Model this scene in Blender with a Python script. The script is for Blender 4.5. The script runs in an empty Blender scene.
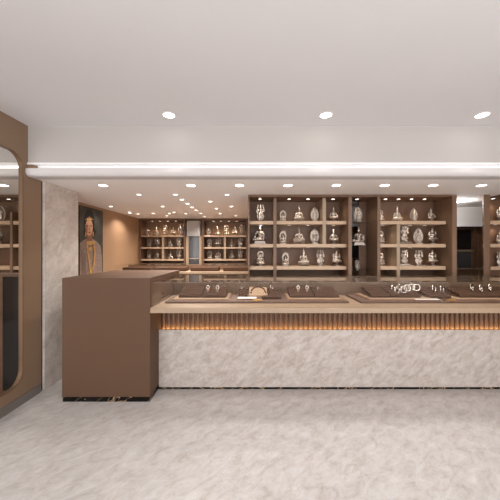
import bpy, bmesh, math, random
from mathutils import Vector, Matrix
random.seed(7)
SC = bpy.context.scene
COL = SC.collection
PI = math.pi
F, CX, H = 280.0, 254.0, 1.5            # focal length in pixels, vanishing point column, eye height

def XP(px, Y): return (px - CX) * Y / F
def ZP(py, Y): return H - (py - 250.0) * Y / F

# ------------------------------------------------------------------ materials
def s2l(c):
    return tuple(((v/255.)/12.92 if v/255. <= .04045 else ((v/255.+.055)/1.055)**2.4) for v in c)

def new_mat(name):
    m = bpy.data.materials.new(name); m.use_nodes = True
    nt = m.node_tree; b = nt.nodes['Principled BSDF']
    return m, nt, b

def plain(name, rgb, rough=.5, metal=0., spec=.5, var=.06, scale=6.):
    m, nt, b = new_mat(name)
    c = s2l(rgb)
    tc = nt.nodes.new('ShaderNodeTexCoord'); nz = nt.nodes.new('ShaderNodeTexNoise')
    nz.inputs['Scale'].default_value = scale; nz.inputs['Detail'].default_value = 4
    cr = nt.nodes.new('ShaderNodeValToRGB')
    cr.color_ramp.elements[0].position = .3; cr.color_ramp.elements[1].position = .7
    cr.color_ramp.elements[0].color = tuple(v*(1-var) for v in c)+(1,)
    cr.color_ramp.elements[1].color = tuple(min(1, v*(1+var)) for v in c)+(1,)
    nt.links.new(tc.outputs['Object'], nz.inputs['Vector'])
    nt.links.new(nz.outputs['Fac'], cr.inputs['Fac'])
    nt.links.new(cr.outputs['Color'], b.inputs['Base Color'])
    b.inputs['Roughness'].default_value = rough; b.inputs['Metallic'].default_value = metal
    b.inputs['Specular IOR Level'].default_value = spec
    return m

def grain(name, rgb, rough=.45, axis=(1, 12, 12), var=.14):
    m, nt, b = new_mat(name); c = s2l(rgb)
    tc = nt.nodes.new('ShaderNodeTexCoord'); mp = nt.nodes.new('ShaderNodeMapping')
    mp.inputs['Scale'].default_value = axis
    nz = nt.nodes.new('ShaderNodeTexNoise'); nz.inputs['Scale'].default_value = 5; nz.inputs['Detail'].default_value = 6
    cr = nt.nodes.new('ShaderNodeValToRGB')
    cr.color_ramp.elements[0].position = .3; cr.color_ramp.elements[1].position = .7
    cr.color_ramp.elements[0].color = tuple(v*(1-var) for v in c)+(1,)
    cr.color_ramp.elements[1].color = tuple(min(1, v*(1+var)) for v in c)+(1,)
    nt.links.new(tc.outputs['Object'], mp.inputs['Vector']); nt.links.new(mp.outputs['Vector'], nz.inputs['Vector'])
    nt.links.new(nz.outputs['Fac'], cr.inputs['Fac']); nt.links.new(cr.outputs['Color'], b.inputs['Base Color'])
    b.inputs['Roughness'].default_value = rough
    return m

def marble(name, dark, mid, light, vein, rot, scale, stretch, rough=.35, veinw=.018, veinf=.5, spec=.5):
    m, nt, b = new_mat(name); N = nt.nodes.new; L = nt.links.new
    tc = N('ShaderNodeTexCoord'); mp = N('ShaderNodeMapping')
    mp.vector_type = 'TEXTURE'; mp.inputs['Rotation'].default_value = rot; mp.inputs['Scale'].default_value = tuple(1/v for v in stretch)
    L(tc.outputs['Object'], mp.inputs['Vector'])
    n1 = N('ShaderNodeTexNoise'); n1.inputs['Scale'].default_value = scale; n1.inputs['Detail'].default_value = 9
    n1.inputs['Roughness'].default_value = .76; n1.inputs['Distortion'].default_value = .45
    L(mp.outputs['Vector'], n1.inputs['Vector'])
    cr = N('ShaderNodeValToRGB'); e = cr.color_ramp.elements
    e[0].position = .27; e[0].color = s2l(dark)+(1,)
    e[1].position = .72; e[1].color = s2l(light)+(1,)
    x = e.new(.48); x.color = s2l(mid)+(1,)
    L(n1.outputs['Fac'], cr.inputs['Fac'])
    n2 = N('ShaderNodeTexNoise'); n2.inputs['Scale'].default_value = scale*.55; n2.inputs['Detail'].default_value = 6
    n2.inputs['Distortion'].default_value = 1.6; L(mp.outputs['Vector'], n2.inputs['Vector'])
    s = N('ShaderNodeMath'); s.operation = 'SUBTRACT'; s.inputs[1].default_value = .5; L(n2.outputs['Fac'], s.inputs[0])
    a = N('ShaderNodeMath'); a.operation = 'ABSOLUTE'; L(s.outputs[0], a.inputs[0])
    mr = N('ShaderNodeMapRange'); mr.inputs['From Min'].default_value = 0; mr.inputs['From Max'].default_value = veinw
    mr.inputs['To Min'].default_value = veinf; mr.inputs['To Max'].default_value = 0; L(a.outputs[0], mr.inputs['Value'])
    mx = N('ShaderNodeMix'); mx.data_type = 'RGBA'; L(mr.outputs['Result'], mx.inputs['Factor'])
    L(cr.outputs['Color'], mx.inputs['A']); mx.inputs['B'].default_value = s2l(vein)+(1,)
    L(mx.outputs['Result'], b.inputs['Base Color'])
    b.inputs['Roughness'].default_value = rough; b.inputs['Specular IOR Level'].default_value = spec
    return m

def glass(name, tint=(1, 1, 1), ior=1.5, boost=1.0):
    m = bpy.data.materials.new(name); m.use_nodes = True; nt = m.node_tree; nt.nodes.clear(); N = nt.nodes.new; L = nt.links.new
    out = N('ShaderNodeOutputMaterial'); mix = N('ShaderNodeMixShader'); tr = N('ShaderNodeBsdfTransparent'); gl = N('ShaderNodeBsdfGlossy')
    fr = N('ShaderNodeFresnel'); fr.inputs['IOR'].default_value = ior
    tr.inputs['Color'].default_value = tint+(1,); gl.inputs['Roughness'].default_value = 0.01
    ge = N('ShaderNodeNewGeometry'); mm = N('ShaderNodeMath'); mm.operation = 'SUBTRACT'; mm.inputs[0].default_value = 1.0; m2 = N('ShaderNodeMath'); m2.operation = 'MULTIPLY'
    L(ge.outputs['Backfacing'], mm.inputs[1]); L(mm.outputs[0], m2.inputs[0]); L(fr.outputs['Fac'], m2.inputs[1])   # reflect at the outer face only
    L(m2.outputs[0], mix.inputs['Fac']); L(tr.outputs[0], mix.inputs[1]); L(gl.outputs[0], mix.inputs[2]); L(mix.outputs[0], out.inputs['Surface'])
    return m

def emit(name, rgb, strength):
    m, nt, b = new_mat(name)
    b.inputs['Base Color'].default_value = rgb+(1,); b.inputs['Emission Color'].default_value = rgb+(1,)
    b.inputs['Emission Strength'].default_value = strength
    return m

M = {}
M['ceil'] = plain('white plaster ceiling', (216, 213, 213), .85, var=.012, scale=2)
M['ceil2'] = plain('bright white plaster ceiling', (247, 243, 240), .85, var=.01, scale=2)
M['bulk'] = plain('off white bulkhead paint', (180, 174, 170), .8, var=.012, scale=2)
M['wall'] = plain('brown wall lacquer', (132, 107, 85), .36, var=.02, scale=2)
M['wallfar'] = plain('warm brown wall', (162, 127, 97), .55, var=.03, scale=2)
M['base'] = plain('taupe skirting', (112, 104, 98), .5, var=.03)
M['block'] = plain('satin brown laminate', (94, 70, 54), .55, var=.015, scale=3, spec=.2)
M['floor'] = marble('pale beige polished marble floor', (162, 154, 147), (192, 187, 184), (211, 209, 208), (172, 148, 126), (0, 0, math.radians(40)), 10, (.72, 1.3, 1), .35, .008, .45, .3)
M['cladding'] = marble('beige veined marble cladding', (148, 134, 124), (178, 167, 159), (203, 197, 193), (160, 134, 112), (0, math.radians(-36), 0), 13, (.7, 1, 1.25), .35, .007, .4)
M['column'] = marble('grey beige marble column', (156, 144, 134), (196, 185, 176), (220, 212, 205), (150, 130, 114), (math.radians(35), 0, 0), 4.5, (1, .8, 1.2), .3, .02, .3)
M['blackmarble'] = marble('black marble with gold veins', (5, 4, 4), (10, 8, 7), (20, 16, 14), (200, 165, 130), (0, .9, .3), 6, (2.2, 1, .8), .2, .02, .9, .2)
M['caseback'] = grain('case back veneer', (112, 89, 69), .5, var=.06)
M['gloss'] = plain('high gloss brown lacquer', (112, 88, 70), .06, var=.01, spec=1.0)
M['tan'] = grain('tan wood veneer', (160, 136, 112), .4, var=.07)
M['tanlip'] = grain('light oak shelf edge', (186, 157, 129), .4, var=.1)
M['unit'] = grain('mid brown veneer', (116, 89, 69), .5, (3, 12, 1), .08)
M['unitrear'] = grain('rear brown veneer', (142, 110, 84), .5, (3, 12, 1), .08)
M['unitdark'] = grain('umber veneer', (106, 77, 57), .5, (3, 12, 1), .08)
M['flute'] = grain('fluted walnut slats', (92, 63, 43), .45, (8, 8, 1), .12)
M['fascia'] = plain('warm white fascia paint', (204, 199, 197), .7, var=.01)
M['ledge'] = plain('bright white trim', (240, 238, 238), .6, var=.01)
M['glass'] = glass('clear glass', (.985, .98, .97), 1.5)
M['caseglass'] = glass('anti-glare case glass', (.985, .98, .97), 1.18)
M['shelfglass'] = glass('thin shelf glass', (.93, .95, .94), 1.45)
M['pane'] = glass('mirror opening pane glass', (.93, .92, .9), 1.3)
M['mirrorshade'] = plain('dark mirrored block side', (16, 13, 12), .08, var=.05, spec=.5)  # dark tone of the block's unlit side as mirrored
M['greyglass'] = plain('grey blue cabinet glass', (72, 72, 74), .06, var=.1, spec=.7)
M['black'] = plain('matt black', (10, 9, 9), .5, var=.05)
M['chrome'] = plain('brushed bronze metal', (112, 86, 64), .45, .3)
M['bangle'] = plain('bright silver', (232, 226, 220), .2, 1.0, var=.05)
M['silver'] = plain('polished silver', (184, 172, 161), .3, 1.0, var=.3, scale=30)
M['silverped'] = plain('satin silver', (160, 148, 138), .38, .95, var=.15, scale=20)
M['gold'] = plain('brushed gold', (196, 148, 84), .3, .9)
M['velvet'] = plain('brown velvet', (80, 59, 47), .95, var=.35, scale=160, spec=.1)
M['mat'] = plain('dark brown leatherette', (102, 76, 62), .6, var=.08, scale=40)
M['trayedge'] = plain('chestnut leatherette rim', (128, 92, 70), .55, var=.08, scale=40)
M['tray'] = plain('camel suede', (158, 130, 104), .8, var=.06, scale=30)
M['whitecard'] = plain('white tray lining', (236, 233, 230), .5, var=.01)
M['lamp'] = emit('warm white lamp lens', (1, .95, .88), 14)
M['lamp2'] = emit('small warm lamp lens', (1, .92, .82), 7)
M['ring'] = plain('white lamp ring', (230, 226, 222), .5, var=.01)
M['led'] = emit('amber led tape', (1, .66, .27), 20)
M['ledw'] = emit('cool white led tape', (.97, .98, 1), .3)

# ------------------------------------------------------------------ geometry helpers
def box(bm, x0, x1, y0, y1, z0, z1, bev=0., mat=None):
    vs = [bm.verts.new((x, y, z)) for x in (x0, x1) for y in (y0, y1) for z in (z0, z1)]
    fs = [(0, 1, 3, 2), (4, 6, 7, 5), (0, 4, 5, 1), (2, 3, 7, 6), (0, 2, 6, 4), (1, 5, 7, 3)]
    faces = [bm.faces.new([vs[i] for i in f]) for f in fs]
    if mat is not None:
        for f in faces: f.material_index = mat
    if bev:
        es = list({e for f in faces for e in f.edges})
        bmesh.ops.bevel(bm, geom=es, offset=bev, segments=2, affect='EDGES', profile=.6)

def lathe(bm, prof, seg=24, c=(0, 0, 0)):
    rings = []
    for r, z in prof:
        if r < 1e-5: rings.append([bm.verts.new((c[0], c[1], c[2]+z))])
        else: rings.append([bm.verts.new((c[0]+r*math.cos(2*PI*i/seg), c[1]+r*math.sin(2*PI*i/seg), c[2]+z)) for i in range(seg)])
    for a, b in zip(rings, rings[1:]):
        for i in range(seg):
            j = (i+1) % seg
            q = [a[i % len(a)], a[j % len(a)], b[j % len(b)], b[i % len(b)]]
            u = []
            for v in q:
                if v not in u: u.append(v)
            if len(u) > 2: bm.faces.new(u)
    for rg, flip in ((rings[0], True), (rings[-1], False)):
        if len(rg) > 2: bm.faces.new(rg[::-1] if flip else rg)

def prism(bm, pts, d0, d1, axis='y', mat=None):
    def P(u, v, d):
        return {'y': (u, d, v), 'x': (d, u, v), 'z': (u, v, d)}[axis]
    a = [bm.verts.new(P(u, v, d0)) for u, v in pts]; b = [bm.verts.new(P(u, v, d1)) for u, v in pts]
    fs = [bm.faces.new(a), bm.faces.new(b[::-1])]
    n = len(pts)
    for i in range(n):
        j = (i+1) % n
        fs.append(bm.faces.new((a[j], a[i], b[i], b[j])))
    if mat is not None:
        for f in fs: f.material_index = mat

def tube(bm, pts, r, seg=8, closed=False):
    n = len(pts); rings = []
    for i, p in enumerate(pts):
        p = Vector(p)
        a = Vector(pts[(i-1) % n] if (closed or i > 0) else pts[i]); b = Vector(pts[(i+1) % n] if (closed or i < n-1) else pts[i])
        t = (b-a).normalized()
        up = Vector((0, 1, 0)) if abs(t.y) < .8 else Vector((0, 0, 1))
        u = t.cross(up).normalized(); w = t.cross(u)
        rr = r[i] if isinstance(r, (list, tuple)) else r
        rings.append([bm.verts.new(p+u*rr*math.cos(2*PI*k/seg)+w*rr*math.sin(2*PI*k/seg)) for k in range(seg)])
    m = n if closed else n-1
    for i in range(m):
        A, B = rings[i], rings[(i+1) % n]
        for k in range(seg):
            bm.faces.new((A[k], A[(k+1) % seg], B[(k+1) % seg], B[k]))
    if not closed:
        bm.faces.new(rings[0][::-1]); bm.faces.new(rings[-1])

def ell(bm, c, r, seg=12):
    bmesh.ops.create_uvsphere(bm, u_segments=seg, v_segments=max(6, seg//2+2), radius=1,
                              matrix=Matrix.Translation(c) @ Matrix.Diagonal((r[0], r[1], r[2], 1)))

def limb(bm, pts, rad, step=.35):
    for (a, ra), (b, rb) in zip(zip(pts, rad), zip(pts[1:], rad[1:])):
        a = Vector(a); b = Vector(b); d = (b-a).length
        n = max(2, int(d/(min(ra, rb)*step)))
        for i in range(n+1):
            t = i/n; r = ra+(rb-ra)*t
            ell(bm, a.lerp(b, t), (r, r, r), 8)

def world_loc(o):
    v = Vector((0, 0, 0))
    while o is not None:
        v += o.location; o = o.parent
    return v

def mesh_of(bm, name, mats, smooth=False):
    bmesh.ops.recalc_face_normals(bm, faces=bm.faces)
    me = bpy.data.meshes.new(name); bm.to_mesh(me); bm.free()
    for m in (mats if isinstance(mats, (list, tuple)) else [mats]): me.materials.append(m)
    if smooth:
        for p in me.polygons: p.use_smooth = True
    return me

def part(name, bm, mats, parent=None, smooth=False, world=True, label=None):
    """one mesh object; vertices given in world space are moved into the parent's space"""
    if parent is not None and world:
        bmesh.ops.translate(bm, verts=bm.verts, vec=-world_loc(parent))
    o = bpy.data.objects.new(name, mesh_of(bm, name, mats, smooth)); COL.objects.link(o)
    if parent is not None: o.parent = parent
    if label: o['label'] = label
    return o

def bxpart(name, dims, mat, parent=None, bev=.003, label=None):
    bm = bmesh.new(); box(bm, *dims, bev); return part(name, bm, mat, parent, label=label)

def thing(name, label, cat, loc=(0, 0, 0), group=None):
    o = bpy.data.objects.new(name, None); COL.objects.link(o); o.location = loc
    o.empty_display_size = .05
    o['label'] = label; o['category'] = cat
    if group: o['group'] = group
    return o

def tag(o, label, cat, group=None):
    o['label'] = label; o['category'] = cat
    if group: o['group'] = group
    return o

def solo(name, bm, mats, label, cat, loc, group=None, smooth=False):
    """a thing that is one mesh, with its origin at loc"""
    bmesh.ops.translate(bm, verts=bm.verts, vec=-Vector(loc))
    o = bpy.data.objects.new(name, mesh_of(bm, name, mats, smooth)); COL.objects.link(o); o.location = loc
    return tag(o, label, cat, group)

def struct(name, bm, mats, label=None, smooth=False, parent=None):
    o = part(name, bm, mats, parent, smooth)
    if parent is None: o['kind'] = 'structure'
    if label: o['label'] = label
    return o

def sbox(name, dims, mat, label=None, bev=0., parent=None):
    bm = bmesh.new(); box(bm, *dims, bev); return struct(name, bm, mat, label, parent=parent)

def copy_tree(o, parent=None):
    c = o.copy(); COL.objects.link(c)
    if parent is not None: c.parent = parent
    for ch in list(o.children): copy_tree(ch, c)
    return c

def light(name, kind, loc, energy, color, parent=None, size=.05, spot=None, blend=.6, rot=None):
    L = bpy.data.lights.new(name, kind); L.energy = energy; L.color = color
    if kind == 'SPOT':
        L.spot_size = spot; L.spot_blend = blend; L.shadow_soft_size = size
    elif kind == 'AREA':
        L.size = size
    else: L.shadow_soft_size = size
    o = bpy.data.objects.new(name, L); COL.objects.link(o)
    if parent is not None:
        o.parent = parent; o.location = Vector(loc)-world_loc(parent)
    else: o.location = loc
    if rot: o.rotation_euler = rot
    return o

# ------------------------------------------------------------------ dimensions of the room
XL = -2.26             # left partition, room face
XF = -2.68             # left wall of the rear zone
YO = -.7                # room cut short and left open here so world light floods in
ZC = 2.74              # main ceiling
ZL = 2.235             # lowered ceiling
YB = 2.80              # bulkhead face
XR = 4.4
YK = 6.95              # rear wall
XM0, XM1 = -5.2, XL-.03   # made-up room standing in for the mirror's reflection

# floor, ceilings, walls
sbox('floor', (XM0, XR+.1, YO, YK+.1, -.1, 0), M['floor'])
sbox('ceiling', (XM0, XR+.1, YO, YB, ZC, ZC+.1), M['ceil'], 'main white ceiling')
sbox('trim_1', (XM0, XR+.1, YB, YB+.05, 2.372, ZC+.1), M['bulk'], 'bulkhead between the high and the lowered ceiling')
sbox('trim_2', (XM0, XR+.1, YB-.012, YB+.05, 2.352, 2.372), M['ledge'], 'thin white ledge under the bulkhead', .003)
sbox('trim_3', (XL+.06, XR+.1, YB+.05, YB+.07, 2.31, 2.352), M['ledge'], 'back of the lighting cove')
sbox('trim_5', (XL, XL+.06, YB-.01, YB+.07, 2.31, 2.352), M['wall'], 'brown end block of the lighting cove')
bm = bmesh.new()
pr = [(YB+.12, 2.31), (YB-.03, 2.31), (YB-.03, 2.29)]
for i in range(9):
    a = PI+i/8*PI/2
    pr.append((YB+.02+.05*math.cos(a), 2.285+.05*math.sin(a)))
pr += [(YB+.12, ZL)]
prism(bm, pr, XM0, XR+.1, 'x')
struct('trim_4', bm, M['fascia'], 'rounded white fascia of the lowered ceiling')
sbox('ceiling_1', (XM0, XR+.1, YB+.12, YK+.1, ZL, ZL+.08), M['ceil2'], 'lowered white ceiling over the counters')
bm = bmesh.new(); box(bm, XL+.07, XR, YB+.02, YB+.045, 2.3105, 2.318)
solo('led_strip', bm, M['ledw'], 'white light strip in the cove under the bulkhead', 'light strip', (0, YB+.03, 2.31))

# left partition, its mirror built as a tall rounded opening
def rrect(y0, y1, z0, z1, r, n=10):
    pts = []
    for cy, cz, a0 in ((y1-r, z1-r, 0), (y0+r, z1-r, PI/2), (y0+r, z0+r, PI), (y1-r, z0+r, 1.5*PI)):
        for i in range(n+1):
            a = a0+i/n*PI/2; pts.append((cy+r*math.cos(a), cz+r*math.sin(a)))
    return pts
OY0, OY1, OZ0, OZ1, OR = 1.15, 2.734, .19, 2.44, .15
def plate_hole(bm, outer, inner, x0, x1):
    loops = []
    for pts in (outer, inner):
        vs = [bm.verts.new((x0, u, v)) for u, v in pts]
        loops += [bm.edges.new((vs[i], vs[(i+1) % len(vs)])) for i in range(len(vs))]
    r = bmesh.ops.triangle_fill(bm, edges=loops, use_beauty=True)
    fs = [g for g in r['geom'] if isinstance(g, bmesh.types.BMFace)]
    ex = bmesh.ops.extrude_face_region(bm, geom=fs)
    bmesh.ops.translate(bm, verts=[g for g in ex['geom'] if isinstance(g, bmesh.types.BMVert)], vec=(x1-x0, 0, 0))
bm = bmesh.new()
plate_hole(bm, [(YO, 0), (YB, 0), (YB, ZC), (YO, ZC)], rrect(OY0, OY1, OZ0, OZ1, OR), XL, XL-.03)
struct('wall_left', bm, M['wall'], 'brown partition on the left')
sbox('wall_left_1', (XL-.03, XL, YB, 2.975, 0, ZL), M['wall'], 'brown partition on the left, under the lowered ceiling')
sbox('baseboard_left', (XL, XL+.012, YO, 2.955, 0, .085), M['base'], 'taupe skirting of the left partition', .002)
gp = thing('mirror_opening', 'tall rounded mirror of the brown left wall, built as a glazed opening', 'glass panel', (XL, (OY0+OY1)/2, OZ0))
bm = bmesh.new()
lo = [[bm.verts.new((x, u, v)) for u, v in rrect(OY0+d, OY1-d, OZ0+d, OZ1-d, OR-d)] for x in (XL+.006, XL-.034) for d in (0, .006)]
n = len(lo[0])
for i in range(n):
    j = (i+1) % n
    for a, b in ((0, 1), (1, 3), (3, 2), (2, 0)): bm.faces.new((lo[a][i], lo[a][j], lo[b][j], lo[b][i]))
fr_ = part('frame', bm, M['chrome'], gp)
bm = bmesh.new(); prism(bm, rrect(OY0+.0055, OY1-.0055, OZ0+.0055, OZ1-.0055, OR-.0055), XL-.022, XL-.016, 'x'); part('pane', bm, M['pane'], fr_)

# marble column panel behind the partition
bm = bmesh.new(); box(bm, XL-.03, XL+.02, 2.995, 3.57, .0, ZL, .004)
struct('column_left', bm, M['column'], 'beige marble column beside the brown partition')
sbox('trim_6', (XL-.03, XL-.004, 2.975, 2.995, 0, ZL), M['black'], 'dark shadow gap between partition and marble')
sbox('trim_8', (XF-.08, XL-.002, 3.57, 3.59, 0, ZL), M['wallfar'], 'short return wall behind the marble column')
sbox('wall_left_2', (XF-.08, XF, 3.59, YK, 0, ZL), M['wallfar'], 'warm brown side wall of the rear zone')
sbox('wall_back', (XF-.08, .1, YK, YK+.08, 0, ZL), M['unitdark'], 'rear wall behind the far shelves')
sbox('wall_inner', (.0, .06, 4.17, YK, 0, ZL), M['wallfar'], 'wall closing the rear zone on the right')
sbox('wall_right', (XR, XR+.1, YO, YK+.1, 0, ZC), M['wall'])
sbox('wall_back_1', (.06, XR, 4.79, 4.87, 1.91, ZL), M['ceil2'], 'pale header over the passage cabinets')
sbox('wall_back_2', (.06, XR, 5.05, 5.13, 0, ZL), M['unit'], 'brown wall at the end of the passage')
sbox('trim_7', (.06, XR, 4.775, 4.79, 1.9, 1.925), M['ledge'], 'white edge under the pale header')
# made-up room behind the opening, in place of a mirror's reflection
sbox('wall_back_3', (XM0, XF-.08, 4.2, 4.28, 0, ZL), M['unitdark'], 'rear wall of the stand-in room for the mirror reflection')
sbox('wall_left_3', (XM0-.08, XM0, YO, 4.28, 0, ZC), M['wall'], 'far side wall of the stand-in room for the mirror reflection')

# ------------------------------------------------------------------ figurines
def bake(bm, voxel, mat, name):
    me = bpy.data.meshes.new('tmp'); bm.to_mesh(me); bm.free()
    o = bpy.data.objects.new('tmp', me); COL.objects.link(o)
    r = o.modifiers.new('r', 'REMESH'); r.mode = 'VOXEL'; r.voxel_size = voxel; r.use_smooth_shade = True
    tx = bpy.data.textures.new('t', 'VORONOI'); tx.noise_scale = .055
    d = o.modifiers.new('d', 'DISPLACE'); d.texture = tx; d.strength = .035; d.mid_level = .45
    s = o.modifiers.new('s', 'SMOOTH'); s.factor = .5; s.iterations = 1
    dg = bpy.context.evaluated_depsgraph_get()
    out = bpy.data.meshes.new_from_object(o.evaluated_get(dg)); out.name = name
    out.materials.clear(); out.materials.append(mat)
    for p in out.polygons: p.use_smooth = True
    bpy.data.objects.remove(o); bpy.data.meshes.remove(me)
    return out

def head(bm, z, s=1., y=0., crown='spire', x=0.):
    ell(bm, (x, y, z), (.062*s, .068*s, .082*s), 14)
    ell(bm, (x, y-.066*s, z-.012*s), (.014*s, .02*s, .026*s), 8)       # nose
    ell(bm, (x, y-.05*s, z-.048*s), (.026*s, .018*s, .014*s), 8)       # mouth and chin
    for sx in (-1, 1):
        ell(bm, (x+sx*.064*s, y, z-.02*s), (.014*s, .022*s, .045*s), 8)  # ears
        ell(bm, (x+sx*.026*s, y-.058*s, z+.015*s), (.016*s, .012*s, .008*s), 8)
    limb(bm, [(x, y, z-.14*s), (x, y, z-.05*s)], [.034*s, .034*s])
    if crown == 'spire':
        zz = z+.07*s
        for r, dz in ((.062, .0), (.05, .045), (.042, .085), (.032, .125), (.024, .165), (.019, .2), (.015, .235)):
            ell(bm, (x, y, zz+dz*s), (r*s, r*s, r*s*.9), 10)
    elif crown == 'cone':
        zz = z+.06*s
        for i in range(6):
            r = .064-.009*i
            ell(bm, (x, y, zz+i*.028*s), (r*s, r*s, .024*s), 10)
    elif crown == 'bun':
        ell(bm, (x, y+.01, z+.085*s), (.036*s, .036*s, .034*s), 10)
    elif crown == 'fan':
        for a in range(-3, 4):
            ell(bm, (x+.075*s*math.sin(a*.42), y+.02, z+.05*s+.07*s*math.cos(a*.42)), (.02*s, .018*s, .03*s), 8)

def seated(bm, z0=.14, wide=1., arms='lap', crown='spire', hs=1., knee=False):
    for s in (-1, 1):
        if knee and s == 1:
            limb(bm, [(.09, -.02, z0+.07), (.2, -.14, z0+.26), (.17, -.16, z0+.04)], [.075, .062, .045])
            ell(bm, (.17, -.2, z0+.03), (.035, .06, .022), 8)
        else:
            limb(bm, [(s*.09, -.02, z0+.07), (s*.29*wide, -.1, z0+.06), (-s*.04, -.2, z0+.05)], [.08, .065, .045])
            ell(bm, (-s*.09, -.2, z0+.06), (.055, .03, .024), 8)
    ell(bm, (0, 0, z0+.1), (.15, .11, .09)); ell(bm, (0, 0, z0+.22), (.105, .08, .12)); ell(bm, (0, -.005, z0+.33), (.145, .085, .075))
    for s in (-1, 1):
        ell(bm, (s*.15, 0, z0+.35), (.05, .05, .045))
        if arms == 'lap': limb(bm, [(s*.16, 0, z0+.34), (s*.22, -.02, z0+.2), (s*.04, -.15, z0+.13)], [.042, .036, .026])
        elif arms == 'knee': limb(bm, [(s*.16, 0, z0+.34), (s*.24, -.04, z0+.2), (s*.27, -.13, z0+.12)], [.042, .036, .026])
        elif arms == 'raised':
            if s == 1: limb(bm, [(s*.16, 0, z0+.34), (s*.23, -.04, z0+.23), (s*.19, -.12, z0+.36)], [.042, .036, .026])
            else: limb(bm, [(s*.16, 0, z0+.34), (s*.22, -.02, z0+.2), (s*.1, -.16, z0+.13)], [.042, .036, .026])
        elif arms == 'four':
            limb(bm, [(s*.16, 0, z0+.34), (s*.22, -.02, z0+.2), (s*.08, -.15, z0+.15)], [.04, .034, .026])
            limb(bm, [(s*.15, .01, z0+.36), (s*.23, .01, z0+.33), (s*.18, -.02, z0+.45)], [.038, .034, .03])
            ell(bm, (s*.17, -.02, z0+.48), (.04, .03, .04), 8)
    for i in range(9):                                                 # necklace of beads
        a = (i-4)*.35
        ell(bm, (.085*math.sin(a), -.078+.01*abs(i-4)*.5, z0+.31-.06*math.cos(a)), (.016, .016, .016), 6)
    head(bm, z0+.485*1., hs, 0, crown)

def standing(bm, z0=.1, crown='cone', arms='four', sway=0.):
    for s in (-1, 1):
        limb(bm, [(s*.045+sway, -.01, z0+.02), (s*.05-sway*.6, -.02, z0+.18), (s*.05, 0, z0+.36)], [.032, .042, .055])
        ell(bm, (s*.05+sway, -.05, z0+.02), (.03, .055, .022), 8)
    for i in range(5):                                                 # draped skirt
        ell(bm, (0, 0, z0+.16+.05*i), (.085-.004*abs(i-2)+.01*(4-i)*.4, .055, .05), 10)
    for s in (-1, 1): limb(bm, [(s*.09, 0, z0+.36), (s*.13, 0, z0+.2), (s*.1, 0, z0+.06)], [.02, .026, .018])
    ell(bm, (0, 0, z0+.39), (.085, .065, .06)); ell(bm, (0, 0, z0+.48), (.07, .055, .08)); ell(bm, (0, 0, z0+.56), (.1, .06, .055))
    for s in (-1, 1):
        limb(bm, [(s*.1, 0, z0+.57), (s*.15, -.02, z0+.46), (s*.12, -.1, z0+.44 if s > 0 else z0+.35)], [.034, .028, .022])
        if arms == 'four':
            limb(bm, [(s*.1, .01, z0+.58), (s*.16, .01, z0+.53), (s*.13, -.03, z0+.64)], [.03, .027, .025])
            ell(bm, (s*.125, -.03, z0+.67), (.034, .03, .04), 8)
            ell(bm, (s*.1, .02, z0+.78), (.04, .03, .07), 8)
    for i in range(13):                                                # garland
        a = (i-6)*.26
        ell(bm, (.09*math.sin(a), -.07, z0+.5-.22*math.cos(a)), (.018, .018, .018), 6)
    head(bm, z0+.685, .82, 0, crown)

def pedestal(kind):
    bm = bmesh.new()
    if kind == 'lotus':
        lathe(bm, [(.0, 0), (.33, 0), (.34, .02), (.3, .04), (.25, .07), (.29, .1), (.33, .125), (.32, .15), (0, .155)], 28)
        for i in range(14):
            a = 2*PI*i/14
            ell(bm, (.3*math.cos(a), .3*math.sin(a), .095), (.055, .055, .045), 8)
        bmesh.ops.scale(bm, verts=bm.verts, vec=(1, .72, 1))
    elif kind == 'round':
        lathe(bm, [(0, 0), (.2, 0), (.2, .025), (.15, .04), (.14, .07), (.18, .09), (.18, .11), (0, .115)], 24)
    elif kind == 'tall':
        lathe(bm, [(0, 0), (.27, 0), (.27, .03), (.2, .06), (.12, .12), (.1, .17), (.13, .2), (.23, .23), (.24, .26), (0, .27)], 24)
    elif kind == 'slab':
        box(bm, -.3, .3, -.18, .18, 0, .05, .012); box(bm, -.26, .26, -.15, .15, .05, .12, .015)
    elif kind == 'square':
        box(bm, -.2, .2, -.15, .15, 0, .05, .01); box(bm, -.165, .165, -.12, .12, .05, .1, .01)
    return bm

def halo(shape):
    bm = bmesh.new(); pts = []
    if shape == 'arch':
        for i in range(25):
            a = -.25+i/24*(PI+.5); pts.append((.27*math.cos(a), .62+.36*math.sin(a)))
        pts = [(.22, .06)]+pts+[(-.22, .06)]
    elif shape == 'leaf':
        for i in range(29):
            t = i/28; w = .3*math.sin(PI*min(1, t*.93+.07))**.75
            pts.append((w, .06+t*.93))
        pts = pts+[(-u, v) for u, v in pts[::-1][1:]]
    elif shape == 'disc':
        for i in range(28):
            a = 2*PI*i/28; pts.append((.2*math.cos(a), .72+.2*math.sin(a)))
    n = len(pts); cz = .72 if shape == 'disc' else .5
    fu, fv = (.35, .55) if shape == 'leaf' else (.66, .76)
    inner = [(u*fu, cz+(v-cz)*fv) for u, v in pts]
    q = [[bm.verts.new((u, d, v)) for u, v in pp] for pp in (pts, inner) for d in (.07, .1)]
    for i in range(n):
        j = (i+1) % n
        for a, b in ((0, 2), (3, 1), (1, 0), (2, 3)): bm.faces.new((q[a][i], q[a][j], q[b][j], q[b][i]))
    for i, (u, v) in enumerate(pts):
        if v > .1: ell(bm, (u*.98, .075, v), (.03, .03, .036 if i % 2 else .055), 8)
    return bm

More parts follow.
